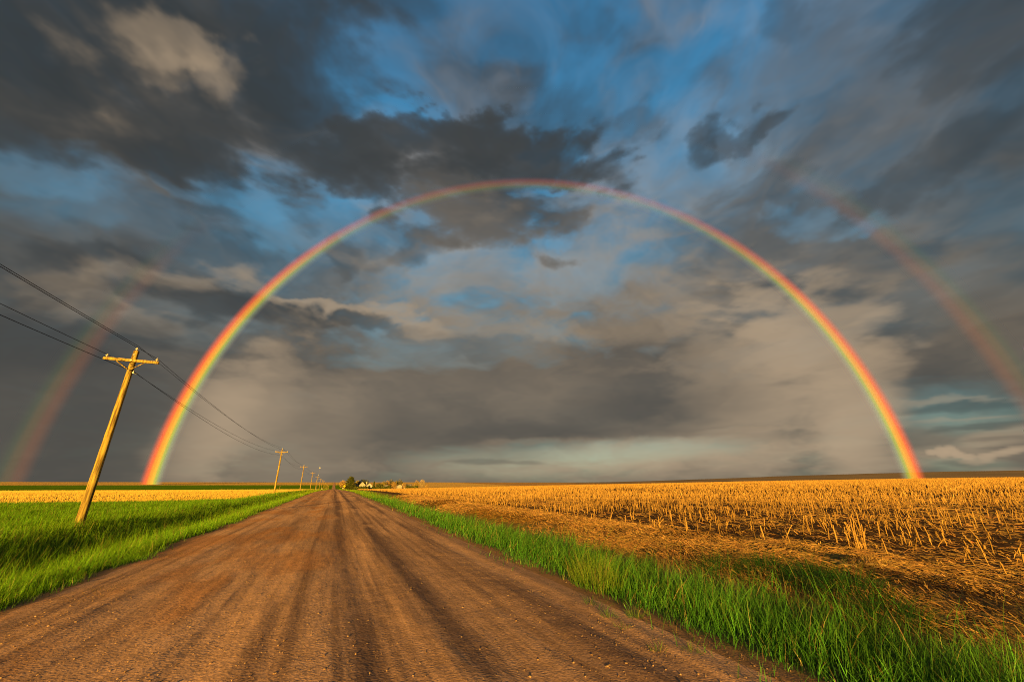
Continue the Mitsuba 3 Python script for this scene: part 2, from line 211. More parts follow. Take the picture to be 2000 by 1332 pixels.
def blades(u, s, h, w, lean_az, lean, segs, z0=None, bend=1.6):
    """n blades as tapering strips: vertices, faces, index of blade per vertex, height fraction per vertex."""
    n = len(u); x, y = world(u, s); z = ground(u, s) if z0 is None else z0
    base = np.stack([x, y, z - 0.02], -1); rng = RNG(n + segs)
    face = rng.uniform(0, np.pi, n); side = np.stack([np.cos(face), np.sin(face), 0 * face], -1)
    ld = np.stack([np.sin(lean_az), np.cos(lean_az), 0 * lean_az], -1)
    V = []; tt = np.linspace(0, 1, segs + 1); frac = []
    for k, t in enumerate(tt):
        c = base + ld * (h * lean * t ** bend)[:, None]; c[:, 2] += h * t * np.sqrt(np.maximum(1 - (0.75 * lean * t ** (bend - 0.6)) ** 2, 0.08))
        ww = w * (1 - t) ** 0.7
        if k < segs: V += [c - side * ww[:, None] / 2, c + side * ww[:, None] / 2]; frac += [t, t]
        else: V.append(c); frac.append(t)
    per = 2 * segs + 1; V = np.stack(V, 1).reshape(-1, 3)
    F = []
    for k in range(segs - 1): F += [[2 * k, 2 * k + 1, 2 * k + 3], [2 * k, 2 * k + 3, 2 * k + 2]]
    F.append([2 * segs - 2, 2 * segs - 1, 2 * segs]); F = np.array(F)
    F = (F[None] + (np.arange(n) * per)[:, None, None]).reshape(-1, 3)
    return V, F, np.repeat(np.arange(n), per), np.tile(frac, n)
def merge(parts):
    V, F, C, k = [], [], [], 0
    for v, f, c in parts:
        V.append(v); F.append(f + k); C.append(c); k += len(v)
    return (np.vstack(V), np.vstack(F)), np.vstack(C)
def polar(rng, n, r0, r1, power, az0, az1):
    """n points with density ~ r**-power per square metre between two distances and two azimuths (degrees)."""
    e = 2 - power; t = rng.uniform(0, 1, n)
    r = (r0 ** e + t * (r1 ** e - r0 ** e)) ** (1 / e) if abs(e) > 1e-6 else r0 * (r1 / r0) ** t
    az = np.radians(rng.uniform(az0, az1, n)); x, y = r * np.sin(az), r * np.cos(az)
    return x * CA - y * SA, x * SA + y * CA, r
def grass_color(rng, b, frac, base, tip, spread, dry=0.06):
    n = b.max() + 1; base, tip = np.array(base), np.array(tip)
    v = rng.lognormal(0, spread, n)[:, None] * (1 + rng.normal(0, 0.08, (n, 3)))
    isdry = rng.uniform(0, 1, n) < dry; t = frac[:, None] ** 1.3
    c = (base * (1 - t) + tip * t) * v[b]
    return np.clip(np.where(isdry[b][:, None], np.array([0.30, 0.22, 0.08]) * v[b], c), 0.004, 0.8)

# ---------------------------------------------------------------- land: one grid along the road, cut into sheets that share their borders
def lines(knots):
    out = []
    for a, b, step in knots: out.append(np.arange(a, b - step * 0.5, step))
    return np.concatenate(out + [[knots[-1][1]]])
gu = lines([(-7000, -1000, 600), (-1000, -400, 60), (-400, -120, 14), (-120, -40, 4), (-40, -12, 0.8), (-12, -4.2, 0.26), (-4.2, 4.2, 0.12), (4.2, 14, 0.26), (14, 40, 0.8), (40, 120, 4), (120, 400, 14), (400, 1000, 40), (1000, 7000, 150)])
gs = lines([(-4000, -400, 400), (-400, -40, 24), (-40, -6, 2), (-6, 22, 0.16), (22, 57, 0.5), (57, 60, 1), (60, 160, 2.5), (160, 420, 10), (420, 1800, 46), (1800, 7000, 130)])
GU, GS = np.meshgrid(gu, gs); GX, GY = world(GU, GS); GZ = ground(GU, GS)
def sheet(name, m, mask_cells, label=None):
    i, j = np.nonzero(mask_cells); n = len(gu)
    q = np.stack([i * n + j, i * n + j + 1, (i + 1) * n + j + 1, (i + 1) * n + j], -1)
    used, inv = np.unique(q, return_inverse=True)
    v = np.stack([GX.ravel()[used], GY.ravel()[used], GZ.ravel()[used]], -1)
    key = obj(name, (v, inv.reshape(-1, 4)), m, smooth=True); tag(key, label, kind='structure'); return key
cu, cs = np.meshgrid((gu[1:] + gu[:-1]) / 2, (gs[1:] + gs[:-1]) / 2)
cr, caz = np.hypot(cu, cs), np.degrees(np.arctan2(cu * CA + cs * SA, -cu * SA + cs * CA))
is_road = np.abs(cu) < 4.2; near_road = is_road & (cs > -6) & (cs < 22)
verge = (np.abs(cu) >= 4.2) & (np.abs(cu) < 9.6); left, right = cu <= -9.6, cu >= 9.6
ridge_ = (cr > 2600) & (caz > 8) & (caz < 130)
far = (cs >= 420) & ~is_road & ~ridge_
sheet('verge_ground', 'verge_soil', verge & ~far)
sheet('wheat_field', 'verge_soil', left & (cs < 57))
sheet('stubble_field', 'tan_crop', left & (cs >= 57) & (cs < 420))
sheet('green_field', 'green_crop', far & (cs < 1800) & (cu < 120))
sheet('tan_hillside', 'tan_crop', far & ((cs >= 1800) | (cu >= 120)) & (cu < 700))
sheet('corn_field', 'corn_soil', right & (cu < 296) & (cs < 400) & ~ridge_)
sheet('grazing_land', 'brown_field', ((right & ~((cu < 296) & (cs < 400)) & ~far) | (far & (cu >= 700))) & ~ridge_)
sheet('distant_ridge', 'ridge_land', ridge_ & ~is_road)
# the road: the same grid far off, a finer one with its ruts and washboard near the camera
ru, rs = lines([(-4.2, 4.2, 0.04)]), lines([(-6, 12, 0.045), (12, 22, 0.16)])
RU, RS = np.meshgrid(ru, rs); X, Y = world(RU, RS); Z = ground(RU, RS) + road_relief(RU, RS) * (1 - ss(16, 22, RS))
nu, ns = len(ru), len(rs); I, J = np.meshgrid(np.arange(ns - 1), np.arange(nu - 1), indexing='ij')
near_q = np.stack([I * nu + J, I * nu + J + 1, (I + 1) * nu + J + 1, (I + 1) * nu + J], -1).reshape(-1, 4)
near_v = np.stack([X, Y, Z], -1).reshape(-1, 3)
i, j = np.nonzero(is_road & ~near_road); n = len(gu)
q = np.stack([i * n + j, i * n + j + 1, (i + 1) * n + j + 1, (i + 1) * n + j], -1); used, inv = np.unique(q, return_inverse=True)
zz = GZ.ravel()[used] + road_relief(GU.ravel()[used], GS.ravel()[used]) * ss(22, 30, GS.ravel()[used]) * 1.3
fv = np.stack([GX.ravel()[used], GY.ravel()[used], zz], -1)
k = obj('dirt_road', (np.vstack([near_v, fv]), np.vstack([near_q, inv.reshape(-1, 4) + len(near_v)])), 'road_dirt', smooth=True); tag(k, kind='structure')

# ---------------------------------------------------------------- gravel on the road
rng = RNG(5); ico = trimesh.creation.icosphere(subdivisions=0)
u, s, r = polar(rng, 30000, 3.0, 22, 1.5, -60, 56); keep = (np.abs(u) < 4.9) & (rng.uniform(0, 1, len(u)) < 0.35 + 0.65 * (np.exp(-((u - 3.2) / 0.7) ** 2) + np.exp(-((u + 3.2) / 0.8) ** 2) + 0.5 * np.exp(-((u + 1) / 1) ** 2)))
u, s = u[keep], s[keep]; n = len(u); size = np.minimum(0.0038 * rng.lognormal(0, 0.55, n), 0.012)
x, y = world(u, s); z = ground(u, s) + road_relief(u, s) * (1 - ss(16, 22, s))
sc = size[:, None] * rng.uniform(0.6, 1.3, (n, 3)) * [1, 1, 0.75]
v = ico.vertices[None] * sc[:, None] * (1 + 0.18 * rng.normal(0, 1, (n, 12, 1))) + np.stack([x, y, z + size * 0.35], -1)[:, None]
k = obj('gravel', (v.reshape(-1, 3), (ico.faces[None] + (np.arange(n) * 12)[:, None, None]).reshape(-1, 3)), 'pebble'); tag(k, 'small stones scattered over the dirt road', 'gravel', kind='stuff')

# ---------------------------------------------------------------- grass
WIND = math.radians(75)
def grass_layer(rng, u, s, r, hmean, base, tip, leanm, dry=0.05, wide=0.0055, hvar=0.28, hue_amt=1.0):
    parts = []
    for lo, hi, segs in ((0, 9, 3), (9, 22, 2), (22, 1e9, 1)):
        m = (r >= lo) & (r < hi)
        if not m.any(): continue
        n = m.sum(); clump = meshkit.fbm(np.stack([u[m] * 1.1, s[m] * 1.1, 0 * u[m]], -1), 3, 40)
        h = (hmean[m] if np.ndim(hmean) else hmean) * (0.55 + 0.9 * clump) * rng.lognormal(0, hvar, n)
        stem = rng.uniform(0, 1, n) < 0.04; h = h * np.where(stem, 1.5, 1); w = wide * np.maximum(1, r[m] / 7) ** 0.66 * rng.uniform(0.7, 1.4, n) * np.where(stem, 0.7, 1)
        gust = meshkit.fbm(np.stack([u[m] * 0.25, s[m] * 0.25, 0 * u[m]], -1), 2, 41)
        v, f, b, fr = blades(u[m], s[m], h, w, WIND + rng.normal(0, 1.6, n), leanm * (0.4 + 1.2 * gust) * rng.uniform(0.3, 1.6, n), segs)
        col = grass_color(rng, b, fr, base, tip, 0.42, dry)
        col = np.where(stem[b][:, None], col * 0.55 + np.array([0.15, 0.13, 0.025]) * fr[:, None], col); hue = ss(0.42, 0.66, meshkit.fbm(np.stack([u[m] * 0.45, s[m] * 0.45, 0 * u[m] + 9], -1), 4, 42))[b][:, None]
        parts.append((v, f, np.clip(col * (1 + hue_amt * hue * (np.array([0.5, 0.2, 0.1]) - 0.1) * fr[:, None]), 0.004, 0.8)))
    return merge(parts)
# the verge and ditch on the right
rng = RNG(21)
u, s, r = polar(rng, 430000, 3.2, 150, 1.45, -34, 66)
edge = 4.25 + 1.0 * (meshkit.fbm(np.stack([0 * s, s * 0.9, 0 * s], -1), 4, 50) - 0.42)
top = 8.2 + 1.2 * (meshkit.fbm(np.stack([0 * s, s * 0.35, 0 * s + 3], -1), 3, 51) - 0.5)
gap = meshkit.fbm(np.stack([u * 0.9, s * 0.5, 0 * s], -1), 3, 52)
p = ss(-0.1, 0.5, u - edge) * (1 - ss(-0.6, 0.5, u - top)) * np.where(u > 7.6, ss(0.34, 0.50, gap), 1) + 0.05 * (np.abs(u - 4.15) < 0.4) * (gap > 0.45)
keep = rng.uniform(0, 1, len(u)) < p; u, s, r = u[keep], s[keep], r[keep]
hm = 0.16 + 0.24 * ss(0.1, 1.3, u - 4.3) * (1 - 0.35 * ss(7, 8, u))
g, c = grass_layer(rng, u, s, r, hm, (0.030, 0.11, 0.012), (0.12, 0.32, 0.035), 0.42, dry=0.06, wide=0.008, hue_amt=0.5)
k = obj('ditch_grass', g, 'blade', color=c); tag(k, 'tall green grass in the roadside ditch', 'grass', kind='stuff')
# the verge on the left and the green wheat behind it
u, s, r = polar(rng, 560000, 5.0, 95, 1.45, -66, -18)
edge = -4.05 - 0.9 * (meshkit.fbm(np.stack([0 * s, s * 0.8, 0 * s], -1), 3, 55) - 0.3)
endw = 56 + 2.5 * (meshkit.fbm(np.stack([u * 0.2, 0 * s, 0 * s], -1), 3, 56) - 0.5)
p = ss(-0.1, 0.5, edge - u) * np.where(u < -9.8, 1 - ss(-1, 0.6, s - endw), 1)
keep = rng.uniform(0, 1, len(u)) < p; u, s, r = u[keep], s[keep], r[keep]
isw = u < -9.8
hm = np.where(isw, 0.22, 0.16 + 0.15 * ss(0.1, 1.2, -4.2 - u))
m = ~isw
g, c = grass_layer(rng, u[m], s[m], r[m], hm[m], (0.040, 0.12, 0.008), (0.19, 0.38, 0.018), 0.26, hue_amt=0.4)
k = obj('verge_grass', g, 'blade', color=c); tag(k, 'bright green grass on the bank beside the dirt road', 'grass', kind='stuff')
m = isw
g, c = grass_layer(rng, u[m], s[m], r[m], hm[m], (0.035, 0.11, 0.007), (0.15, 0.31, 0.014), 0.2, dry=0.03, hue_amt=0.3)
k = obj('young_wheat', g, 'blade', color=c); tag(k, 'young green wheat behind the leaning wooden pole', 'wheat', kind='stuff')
# far verges
rng = RNG(23); n = 26000; s = rng.uniform(60, 420, n) ** 1.0; sd = np.where(rng.uniform(0, 1, n) < 0.5, -1, 1)
u = np.where(sd < 0, -rng.uniform(4.2, 9.4, n), rng.uniform(4.4, 8.6, n)); r = np.hypot(u, s)
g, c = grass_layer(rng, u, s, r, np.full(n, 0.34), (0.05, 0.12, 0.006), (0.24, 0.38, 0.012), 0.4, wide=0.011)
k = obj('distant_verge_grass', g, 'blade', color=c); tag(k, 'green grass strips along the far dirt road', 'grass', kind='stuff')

def tuft(name, label, cat, u0, s0, n, rad, h, base, tip, lean, dry=0.05, w=0.006, group=None, flat=1.0):
    rng = RNG(int(1000 * abs(u0) + 77 * abs(s0)) + n)
    a, q = rng.uniform(0, 2 * np.pi, n), rad * np.sqrt(rng.uniform(0, 1, n))
    u, s = u0 + q * np.cos(a), s0 + q * np.sin(a) * flat
    out = np.arctan2((u - u0) * CA + (s - s0) * SA, -(u - u0) * SA + (s - s0) * CA)
    v, f, b, fr = blades(u, s, h * rng.lognormal(0, 0.32, n) * (1.15 - 0.6 * q / rad), np.full(n, w), out + rng.normal(0, 0.5, n), lean * (0.4 + q / rad) * rng.uniform(0.5, 1.3, n), 3)
    k = obj(name, (v, f), 'blade', color=grass_color(rng, b, fr, base, tip, 0.25, dry)); tag(k, label, cat, group); return k
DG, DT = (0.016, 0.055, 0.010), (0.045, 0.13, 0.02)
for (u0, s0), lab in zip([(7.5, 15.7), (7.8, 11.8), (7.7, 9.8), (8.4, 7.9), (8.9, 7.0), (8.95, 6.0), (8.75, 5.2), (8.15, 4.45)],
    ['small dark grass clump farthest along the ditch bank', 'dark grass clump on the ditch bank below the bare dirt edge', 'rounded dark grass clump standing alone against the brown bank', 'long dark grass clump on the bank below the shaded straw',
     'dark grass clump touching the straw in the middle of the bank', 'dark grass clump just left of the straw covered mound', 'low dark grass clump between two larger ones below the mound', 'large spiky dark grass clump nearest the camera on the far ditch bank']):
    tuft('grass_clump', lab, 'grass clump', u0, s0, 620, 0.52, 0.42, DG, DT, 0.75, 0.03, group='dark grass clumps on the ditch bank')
tuft('tall_grass_tuft', 'tall pale yellow green grass tuft at the road edge', 'grass tuft', 4.75, 7.3, 620, 0.36, 0.58, (0.05, 0.12, 0.010), (0.30, 0.40, 0.04), 0.35, 0.08, flat=1.9)
for (u0, s0, n, h), lab in zip([(3.95, 6.25, 60, .17), (3.8, 5.55, 70, .16), (3.72, 5.12, 46, .12), (3.6, 4.36, 60, .12), (3.95, 4.2, 80, .10), (4.2, 5.5, 90, .18)],
    ['little grass tuft on the dirt right under the tall pale tuft', 'upright little grass tuft standing on the gravel edge', 'thin little grass tuft on bare gravel below the upright one', 'lone little grass tuft nearest the camera on the bare road',
     'low spreading weed beside the lone tuft at the grass edge', 'leafy little tuft between the gravel and the tall ditch grass']):
    tuft('grass_tuft', lab, 'grass tuft', u0, s0, n, 0.11, h, (0.05, 0.10, 0.012), (0.18, 0.27, 0.04), 0.7, 0.1, 0.005, 'little grass tufts at the road edge')
for (u0, s0), lab in zip([(-3.75, 14.2), (-3.45, 10.0), (-3.25, 8.25), (-3.3, 7.2)],
    ['dry straw wisp farthest up the left edge of the road', 'low dry straw wisp between two others on the road edge', 'dry straw clump lying on the road near the grass', 'dry straw wisp nearest the camera in the lower left corner']):
    tuft('dry_straw_wisp', lab, 'straw', u0, s0, 320, 0.5, 0.11, (0.20, 0.115, 0.05), (0.34, 0.20, 0.08), 2.6, 0.0, 0.007, 'dry straw wisps on the road edge', 1.6)

# ---------------------------------------------------------------- straw and corn stubble
def strips(rng, u, s, length, width, az, lift, color, spread=0.3):
    """Bent strips lying on the ground."""
    n = len(u); x, y = world(u, s); d = np.stack([np.sin(az), np.cos(az)], -1); side = np.stack([d[:, 1], -d[:, 0]], -1)
    V = []; curve = rng.normal(0, 0.18, n) * length; tilt = rng.normal(0, 0.16, n)
    for k, t in enumerate((-0.5, 0.0, 0.5)):
        c = np.stack([x, y], -1) + d * (length * t)[:, None] + side * (curve * (4 * t * t - 0.5))[:, None]
        uu, sv = c[:, 0] * CA - c[:, 1] * SA, c[:, 0] * SA + c[:, 1] * CA
        z = ground(uu, sv) + lift * (1.2 - 2 * abs(t) * rng.uniform(0.2, 1.2, n)) + tilt * length * t * 0.5 + 0.004
        for sg in (-1, 1): V.append(np.concatenate([c + sg * side * width[:, None] / 2, (z + sg * 0.3 * width)[:, None]], 1))
    V = np.stack(V, 1).reshape(-1, 3); F = np.array([[0, 1, 3], [0, 3, 2], [2, 3, 5], [2, 5, 4]])
    F = (F[None] + (np.arange(n) * 6)[:, None, None]).reshape(-1, 3)
    c = np.array(color) * rng.lognormal(0, spread, n)[:, None] * (1 + rng.normal(0, 0.06, (n, 3)))
    return V, F, np.repeat(np.clip(c, 0.01, 0.8), 6, 0)
rng = RNG(31); parts = []
u, s, r = polar(rng, 260000, 6.5, 70, 1.5, -30, 66)
mat = ss(7.9, 8.9, u) * (1 - 0.9 * ss(11.3, 13.6, u)); keep = (u > 8) & (u < 60) & (rng.uniform(0, 1, len(u)) < mat * (0.25 + 1.3 * meshkit.fbm(np.stack([u * 0.5, s * 0.35, 0 * s], -1), 3, 60)))
u, s, r = u[keep], s[keep], r[keep]; n = len(u)
flow = RA + 0.9 * (meshkit.fbm(np.stack([u * 0.35, s * 0.25, 0 * s], -1), 2, 61) - 0.5) * 4
parts.append(strips(rng, u, s, rng.lognormal(-1.15, 0.4, n) * np.maximum(1, r / 25), 0.0075 * np.maximum(1, r / 9) * rng.uniform(0.5, 1.5, n), flow + rng.normal(0, 0.32, n), rng.uniform(0.0, 0.09, n), (0.34, 0.18, 0.055)))
(v, c) = merge(parts)
k = obj('straw_litter', v, 'straw', color=c); tag(k, 'flattened straw lying over the edge of the corn field', 'straw', kind='stuff')

def stalk(rng, h, rad, lean, sides=6, shreds=2):
    """One cut corn stalk at the origin: a jointed tube with a slanted cut and a few torn sheath leaves."""
    az = rng.uniform(0, 2 * np.pi); d = np.array([math.cos(az), math.sin(az), 0]); t = np.linspace(0, 1, 5)
    pts = d * (lean * h * t ** 1.3)[:, None] + np.stack([0 * t, 0 * t, h * t - 0.03], -1); pts[1:4] += rng.normal(0, 0.006, (3, 3))
    m = tube(pts, rad * np.array([1.25, 1.0, 1.08, 0.9, 0.95]), sides)
    V, F = [m.vertices], [m.faces]; k = len(m.vertices)
    for _ in range(shreds):
        a = rng.uniform(0, 2 * np.pi); o = np.array([math.cos(a), math.sin(a), 0]); sd = np.array([-o[1], o[0], 0]); z0 = rng.uniform(0.2, 0.8); L = rng.uniform(0.08, 0.28); w = rng.uniform(0.010, 0.022)
        p0 = d * lean * h * z0 ** 1.3 + [0, 0, h * z0]; P = [p0, p0 + o * L * 0.5 + [0, 0, L * 0.25], p0 + o * L + [0, 0, -L * 0.35]]
        V.append(np.array([q + sg * sd * ww for q, ww in zip(P, (w, w * 0.8, w * 0.2)) for sg in (-1, 1)])); F.append(np.array([[0, 1, 3], [0, 3, 2], [2, 3, 5], [2, 5, 4]]) + k); k += 6
    return np.vstack(V), np.vstack(F)
rng = RNG(33); rows = np.arange(12.1, 296, 0.76); cand = []
for k, ur in enumerate(rows):
    s0, s1 = (-0.4 * ur, 400)
    n = int((s1 - s0) / 0.24); s = s0 + (np.arange(n) + rng.uniform(-0.4, 0.4, n)) * 0.24; cand.append(np.stack([ur + rng.normal(0, 0.05, n), s], -1))
P = np.vstack(cand); x, y = world(P[:, 0], P[:, 1]); r = np.hypot(x, y); az = np.degrees(np.arctan2(x, y))
stand = meshkit.fbm(np.stack([P[:, 0] * 0.25, P[:, 1] * 0.25, 0 * r], -1), 3, 70)
ok = (r < 310) & (az > -32) & (az < 64) & (rng.uniform(0, 1, len(r)) < np.clip(0.2 + 1.1 * (stand - 0.25), 0.1, 0.8) * (0.38 + 0.62 * ss(15, 50, r)) * ss(11.6, 13.5, P[:, 0] + 1.0) * np.minimum(1, (55 / r) ** 0.6)) & ~((P[:, 1] > 250) & (P[:, 0] < 60))
P, r, az = P[ok], r[ok], az[ok]; order = np.argsort(r); P, r, az = P[order], r[order], az[order]
inview = (az > -30) & (az < 50.5); first = np.nonzero(inview)[0][:290]; rest = np.setdiff1d(np.arange(len(r)), first)
STRAW = np.array([0.37, 0.205, 0.055])
kinds = ['cut upright corn stalk standing in the brown stubble field', 'leaning broken corn stalk in the brown stubble field', 'short snapped corn stump low over the straw of the stubble field']
def place_stalk(i, label, group, h, lean):
    x, y = world(*P[i]); v, f = stalk(rng, h, rng.uniform(0.011, 0.019), lean); v = v + [float(x), float(y), float(ground(*P[i]))]
    col = np.clip(STRAW * rng.lognormal(0, 0.2), 0.02, 0.8) * np.ones((len(v), 1)) * rng.uniform(0.85, 1.1, (len(v), 1))
    k = obj('corn_stalk', (v, f), 'straw', color=col); tag(k, label, 'corn stalk', group)
for i in first:
    t = rng.uniform()
    if t < 0.55: place_stalk(i, kinds[0], 'upright corn stalks nearest the road', rng.uniform(0.30, 0.58), abs(rng.normal(0, 0.12)))
    elif t < 0.85: place_stalk(i, kinds[1], 'leaning corn stalks nearest the road', rng.uniform(0.25, 0.5), rng.uniform(0.35, 0.9))
    else: place_stalk(i, kinds[2], 'snapped corn stumps nearest the road', rng.uniform(0.08, 0.18), rng.uniform(0, 0.4))
V, F, C, k0 = [], [], [], 0
protos = [stalk(RNG(900 + q), 0.42, 0.013, abs(RNG(q).normal(0, 0.28)), 4, 1) for q in range(14)]
mid = rest[r[rest] < 45]; farr = rest[r[rest] >= 45]
for i in mid:
    v, f = protos[rng.integers(14)]; x, y = world(*P[i]); v = v * [1, 1, rng.uniform(0.5, 1.25)]
    V.append(v + [float(x), float(y), float(ground(*P[i]))]); F.append(f + k0); k0 += len(v); C.append(np.repeat(np.clip(STRAW * rng.lognormal(0, 0.22), 0.02, 0.8)[None], len(v), 0))
n = len(farr); pf = P[farr]; rf = r[farr]; x, y = world(pf[:, 0], pf[:, 1]); z = ground(pf[:, 0], pf[:, 1])
h = rng.uniform(0.25, 0.52, n); w = 0.020 * np.maximum(1, rf / 45) ** 0.75; a = rng.uniform(-0.6, 0.6, n); tip = rng.normal(0, 0.1, (n, 2))
sd = np.stack([np.cos(a), -np.sin(a), 0 * a], -1) * w[:, None]; fw = np.stack([np.sin(a), np.cos(a), 0 * a], -1) * w[:, None] * 0.8
b0 = np.stack([x, y, z - 0.03], -1); b1 = b0 + np.stack([tip[:, 0], tip[:, 1], h], -1)
tri = np.stack([b0 - sd, b0 + sd, b0 - fw, b1 - sd * 0.8, b1 + sd * 0.8, b1 - fw], 1).reshape(-1, 3)
ff = np.array([[0, 2, 5], [0, 5, 3], [2, 1, 4], [2, 4, 5], [3, 5, 4]]); ff = (ff[None] + (np.arange(n) * 6)[:, None, None]).reshape(-1, 3) + k0
V.append(tri); F.append(ff); C.append(np.repeat(np.clip(STRAW * rng.lognormal(0, 0.25, n)[:, None], 0.02, 0.8), 6, 0))
k = obj('corn_stubble', (np.vstack(V), np.vstack(F)), 'straw', color=np.vstack(C)); tag(k, 'rows of cut corn stubble filling the field', 'stubble', kind='stuff')
# a clump of taller stalks left standing
rng = RNG(37); V, F, k0 = [], [], 0
for q in range(13):
    v, f = stalk(rng, rng.uniform(0.35, 0.9) if q else 0.98, rng.uniform(0.012, 0.019), rng.uniform(0.0, 0.5) if q > 3 else 0.08, 7, 3); x, y = world(13.6 + rng.normal(0, 0.14), 7.6 + rng.normal(0, 0.12))
    V.append(v + [float(x), float(y), float(ground(13.6, 7.6))]); F.append(f + k0); k0 += len(v)
V = np.vstack(V); k = obj('corn_stalk_clump', (V, np.vstack(F)), 'straw', color=STRAW * 1.05 * np.ones((len(V), 1))); tag(k, 'tallest bunch of pale corn stalks standing in the stubble', 'corn stalks')
# the straw covered mound
rng = RNG(38); m = trimesh.creation.icosphere(subdivisions=4); v = m.vertices * [0.62, 0.42, 0.14]; v = v * (1 + 0.9 * (meshkit.fbm(m.vertices * 2.6, 5, 80) - 0.5))[:, None]; x, y = world(10.7, 5.95)
k = obj('straw_mound', (v + [float(x), float(y), float(ground(10.7, 5.95)) + 0.01], m.faces), 'mound_straw', smooth=True); tag(k, 'low rounded mound of matted straw at the field edge', 'mound')
n = 420; q = rng.uniform(-1, 1, (n, 2)); q = q[(q ** 2).sum(1) < 1]; n = len(q); uu, sv = 10.7 + q[:, 0] * 0.6, 5.95 + q[:, 1] * 0.45
sv_, sf_, sc_ = strips(rng, uu, sv, rng.uniform(0.08, 0.3, n), rng.uniform(0.006, 0.014, n), rng.uniform(0, 6.28, n), 0.02 + 0.15 * np.sqrt(1 - (q ** 2).sum(1)), (0.34, 0.19, 0.06))
obj('matted_straw', (sv_, sf_), 'straw', k, color=sc_)
# pale stubble of the field beyond the wheat
rng = RNG(41); n = 150000; t = rng.uniform(0, 1, n); s = 57.5 * (420 / 57.5) ** t; u = -9.7 - rng.uniform(0, 1, n) ** 1.0 * (s * 1.15 + 22); r = np.hypot(u, s)
x, y = world(u, s); z = ground(u, s); h = rng.uniform(0.10, 0.26, n); w = 0.02 * (r / 45) ** 1.0; a = rng.uniform(-0.7, 0.7, n)
sd = np.stack([np.cos(a), -np.sin(a), 0 * a], -1) * w[:, None]; b0 = np.stack([x, y, z - 0.02], -1); b1 = b0 + np.stack([rng.normal(0, .03, n), rng.normal(0, .03, n), h], -1)
tri = np.stack([b0 - sd, b0 + sd, b1 - sd * 0.6, b1 + sd * 0.6], 1).reshape(-1, 3); ff = (np.array([[0, 1, 3], [0, 3, 2]])[None] + (np.arange(n) * 4)[:, None, None]).reshape(-1, 3)
band = 0.75 + 0.5 * meshkit.fbm(np.stack([u * 0.02, s * 0.12, 0 * u], -1), 3, 90)
k = obj('pale_stubble', (tri, ff), 'straw', color=np.repeat(np.clip(np.array([0.37, 0.245, 0.05]) * band[:, None] * rng.lognormal(0, 0.10, n)[:, None], 0.02, 0.8), 4, 0)); tag(k, 'pale wheat stubble covering the field past the green wheat', 'stubble', kind='stuff')

# ---------------------------------------------------------------- power line
POLES = [-38.2] + [23.7 + 61.8 * k for k in range(16)]
def local(u0, s0):
    x, y = world(u0, s0); z = float(ground(u0, s0)); return np.array([float(x), float(y), z])
ALONG = np.array([SA, CA, 0]); ACROSS = np.array([CA, -SA, 0]); UP = np.array([0, 0, 1.0])
RM = np.stack([ACROSS, ALONG, UP], 1)
near_mesh = {}
labs = ['wooden utility pole behind the camera from which the wires come', 'big leaning wooden utility pole nearest the camera, standing in green grass', 'second utility pole from the camera, standing at the stubble edge', 'third utility pole from the camera along the road', 'fourth utility pole from the camera along the road', 'fifth utility pole from the camera along the road',
        'sixth utility pole from the camera along the road', 'seventh utility pole from the camera along the road', 'eighth utility pole from the camera along the road', 'ninth utility pole from the camera along the road', 'tenth utility pole from the camera, on the falling slope', 'eleventh utility pole from the camera, low behind the rise', 'twelfth utility pole from the camera, tiny on the slope', 'thirteenth utility pole from the camera, tiny on the slope', 'fourteenth utility pole from the camera, a mere speck', 'fifteenth utility pole from the camera, a mere speck', 'sixteenth and farthest utility pole along the road']
PU0 = -9.55
hooks = []
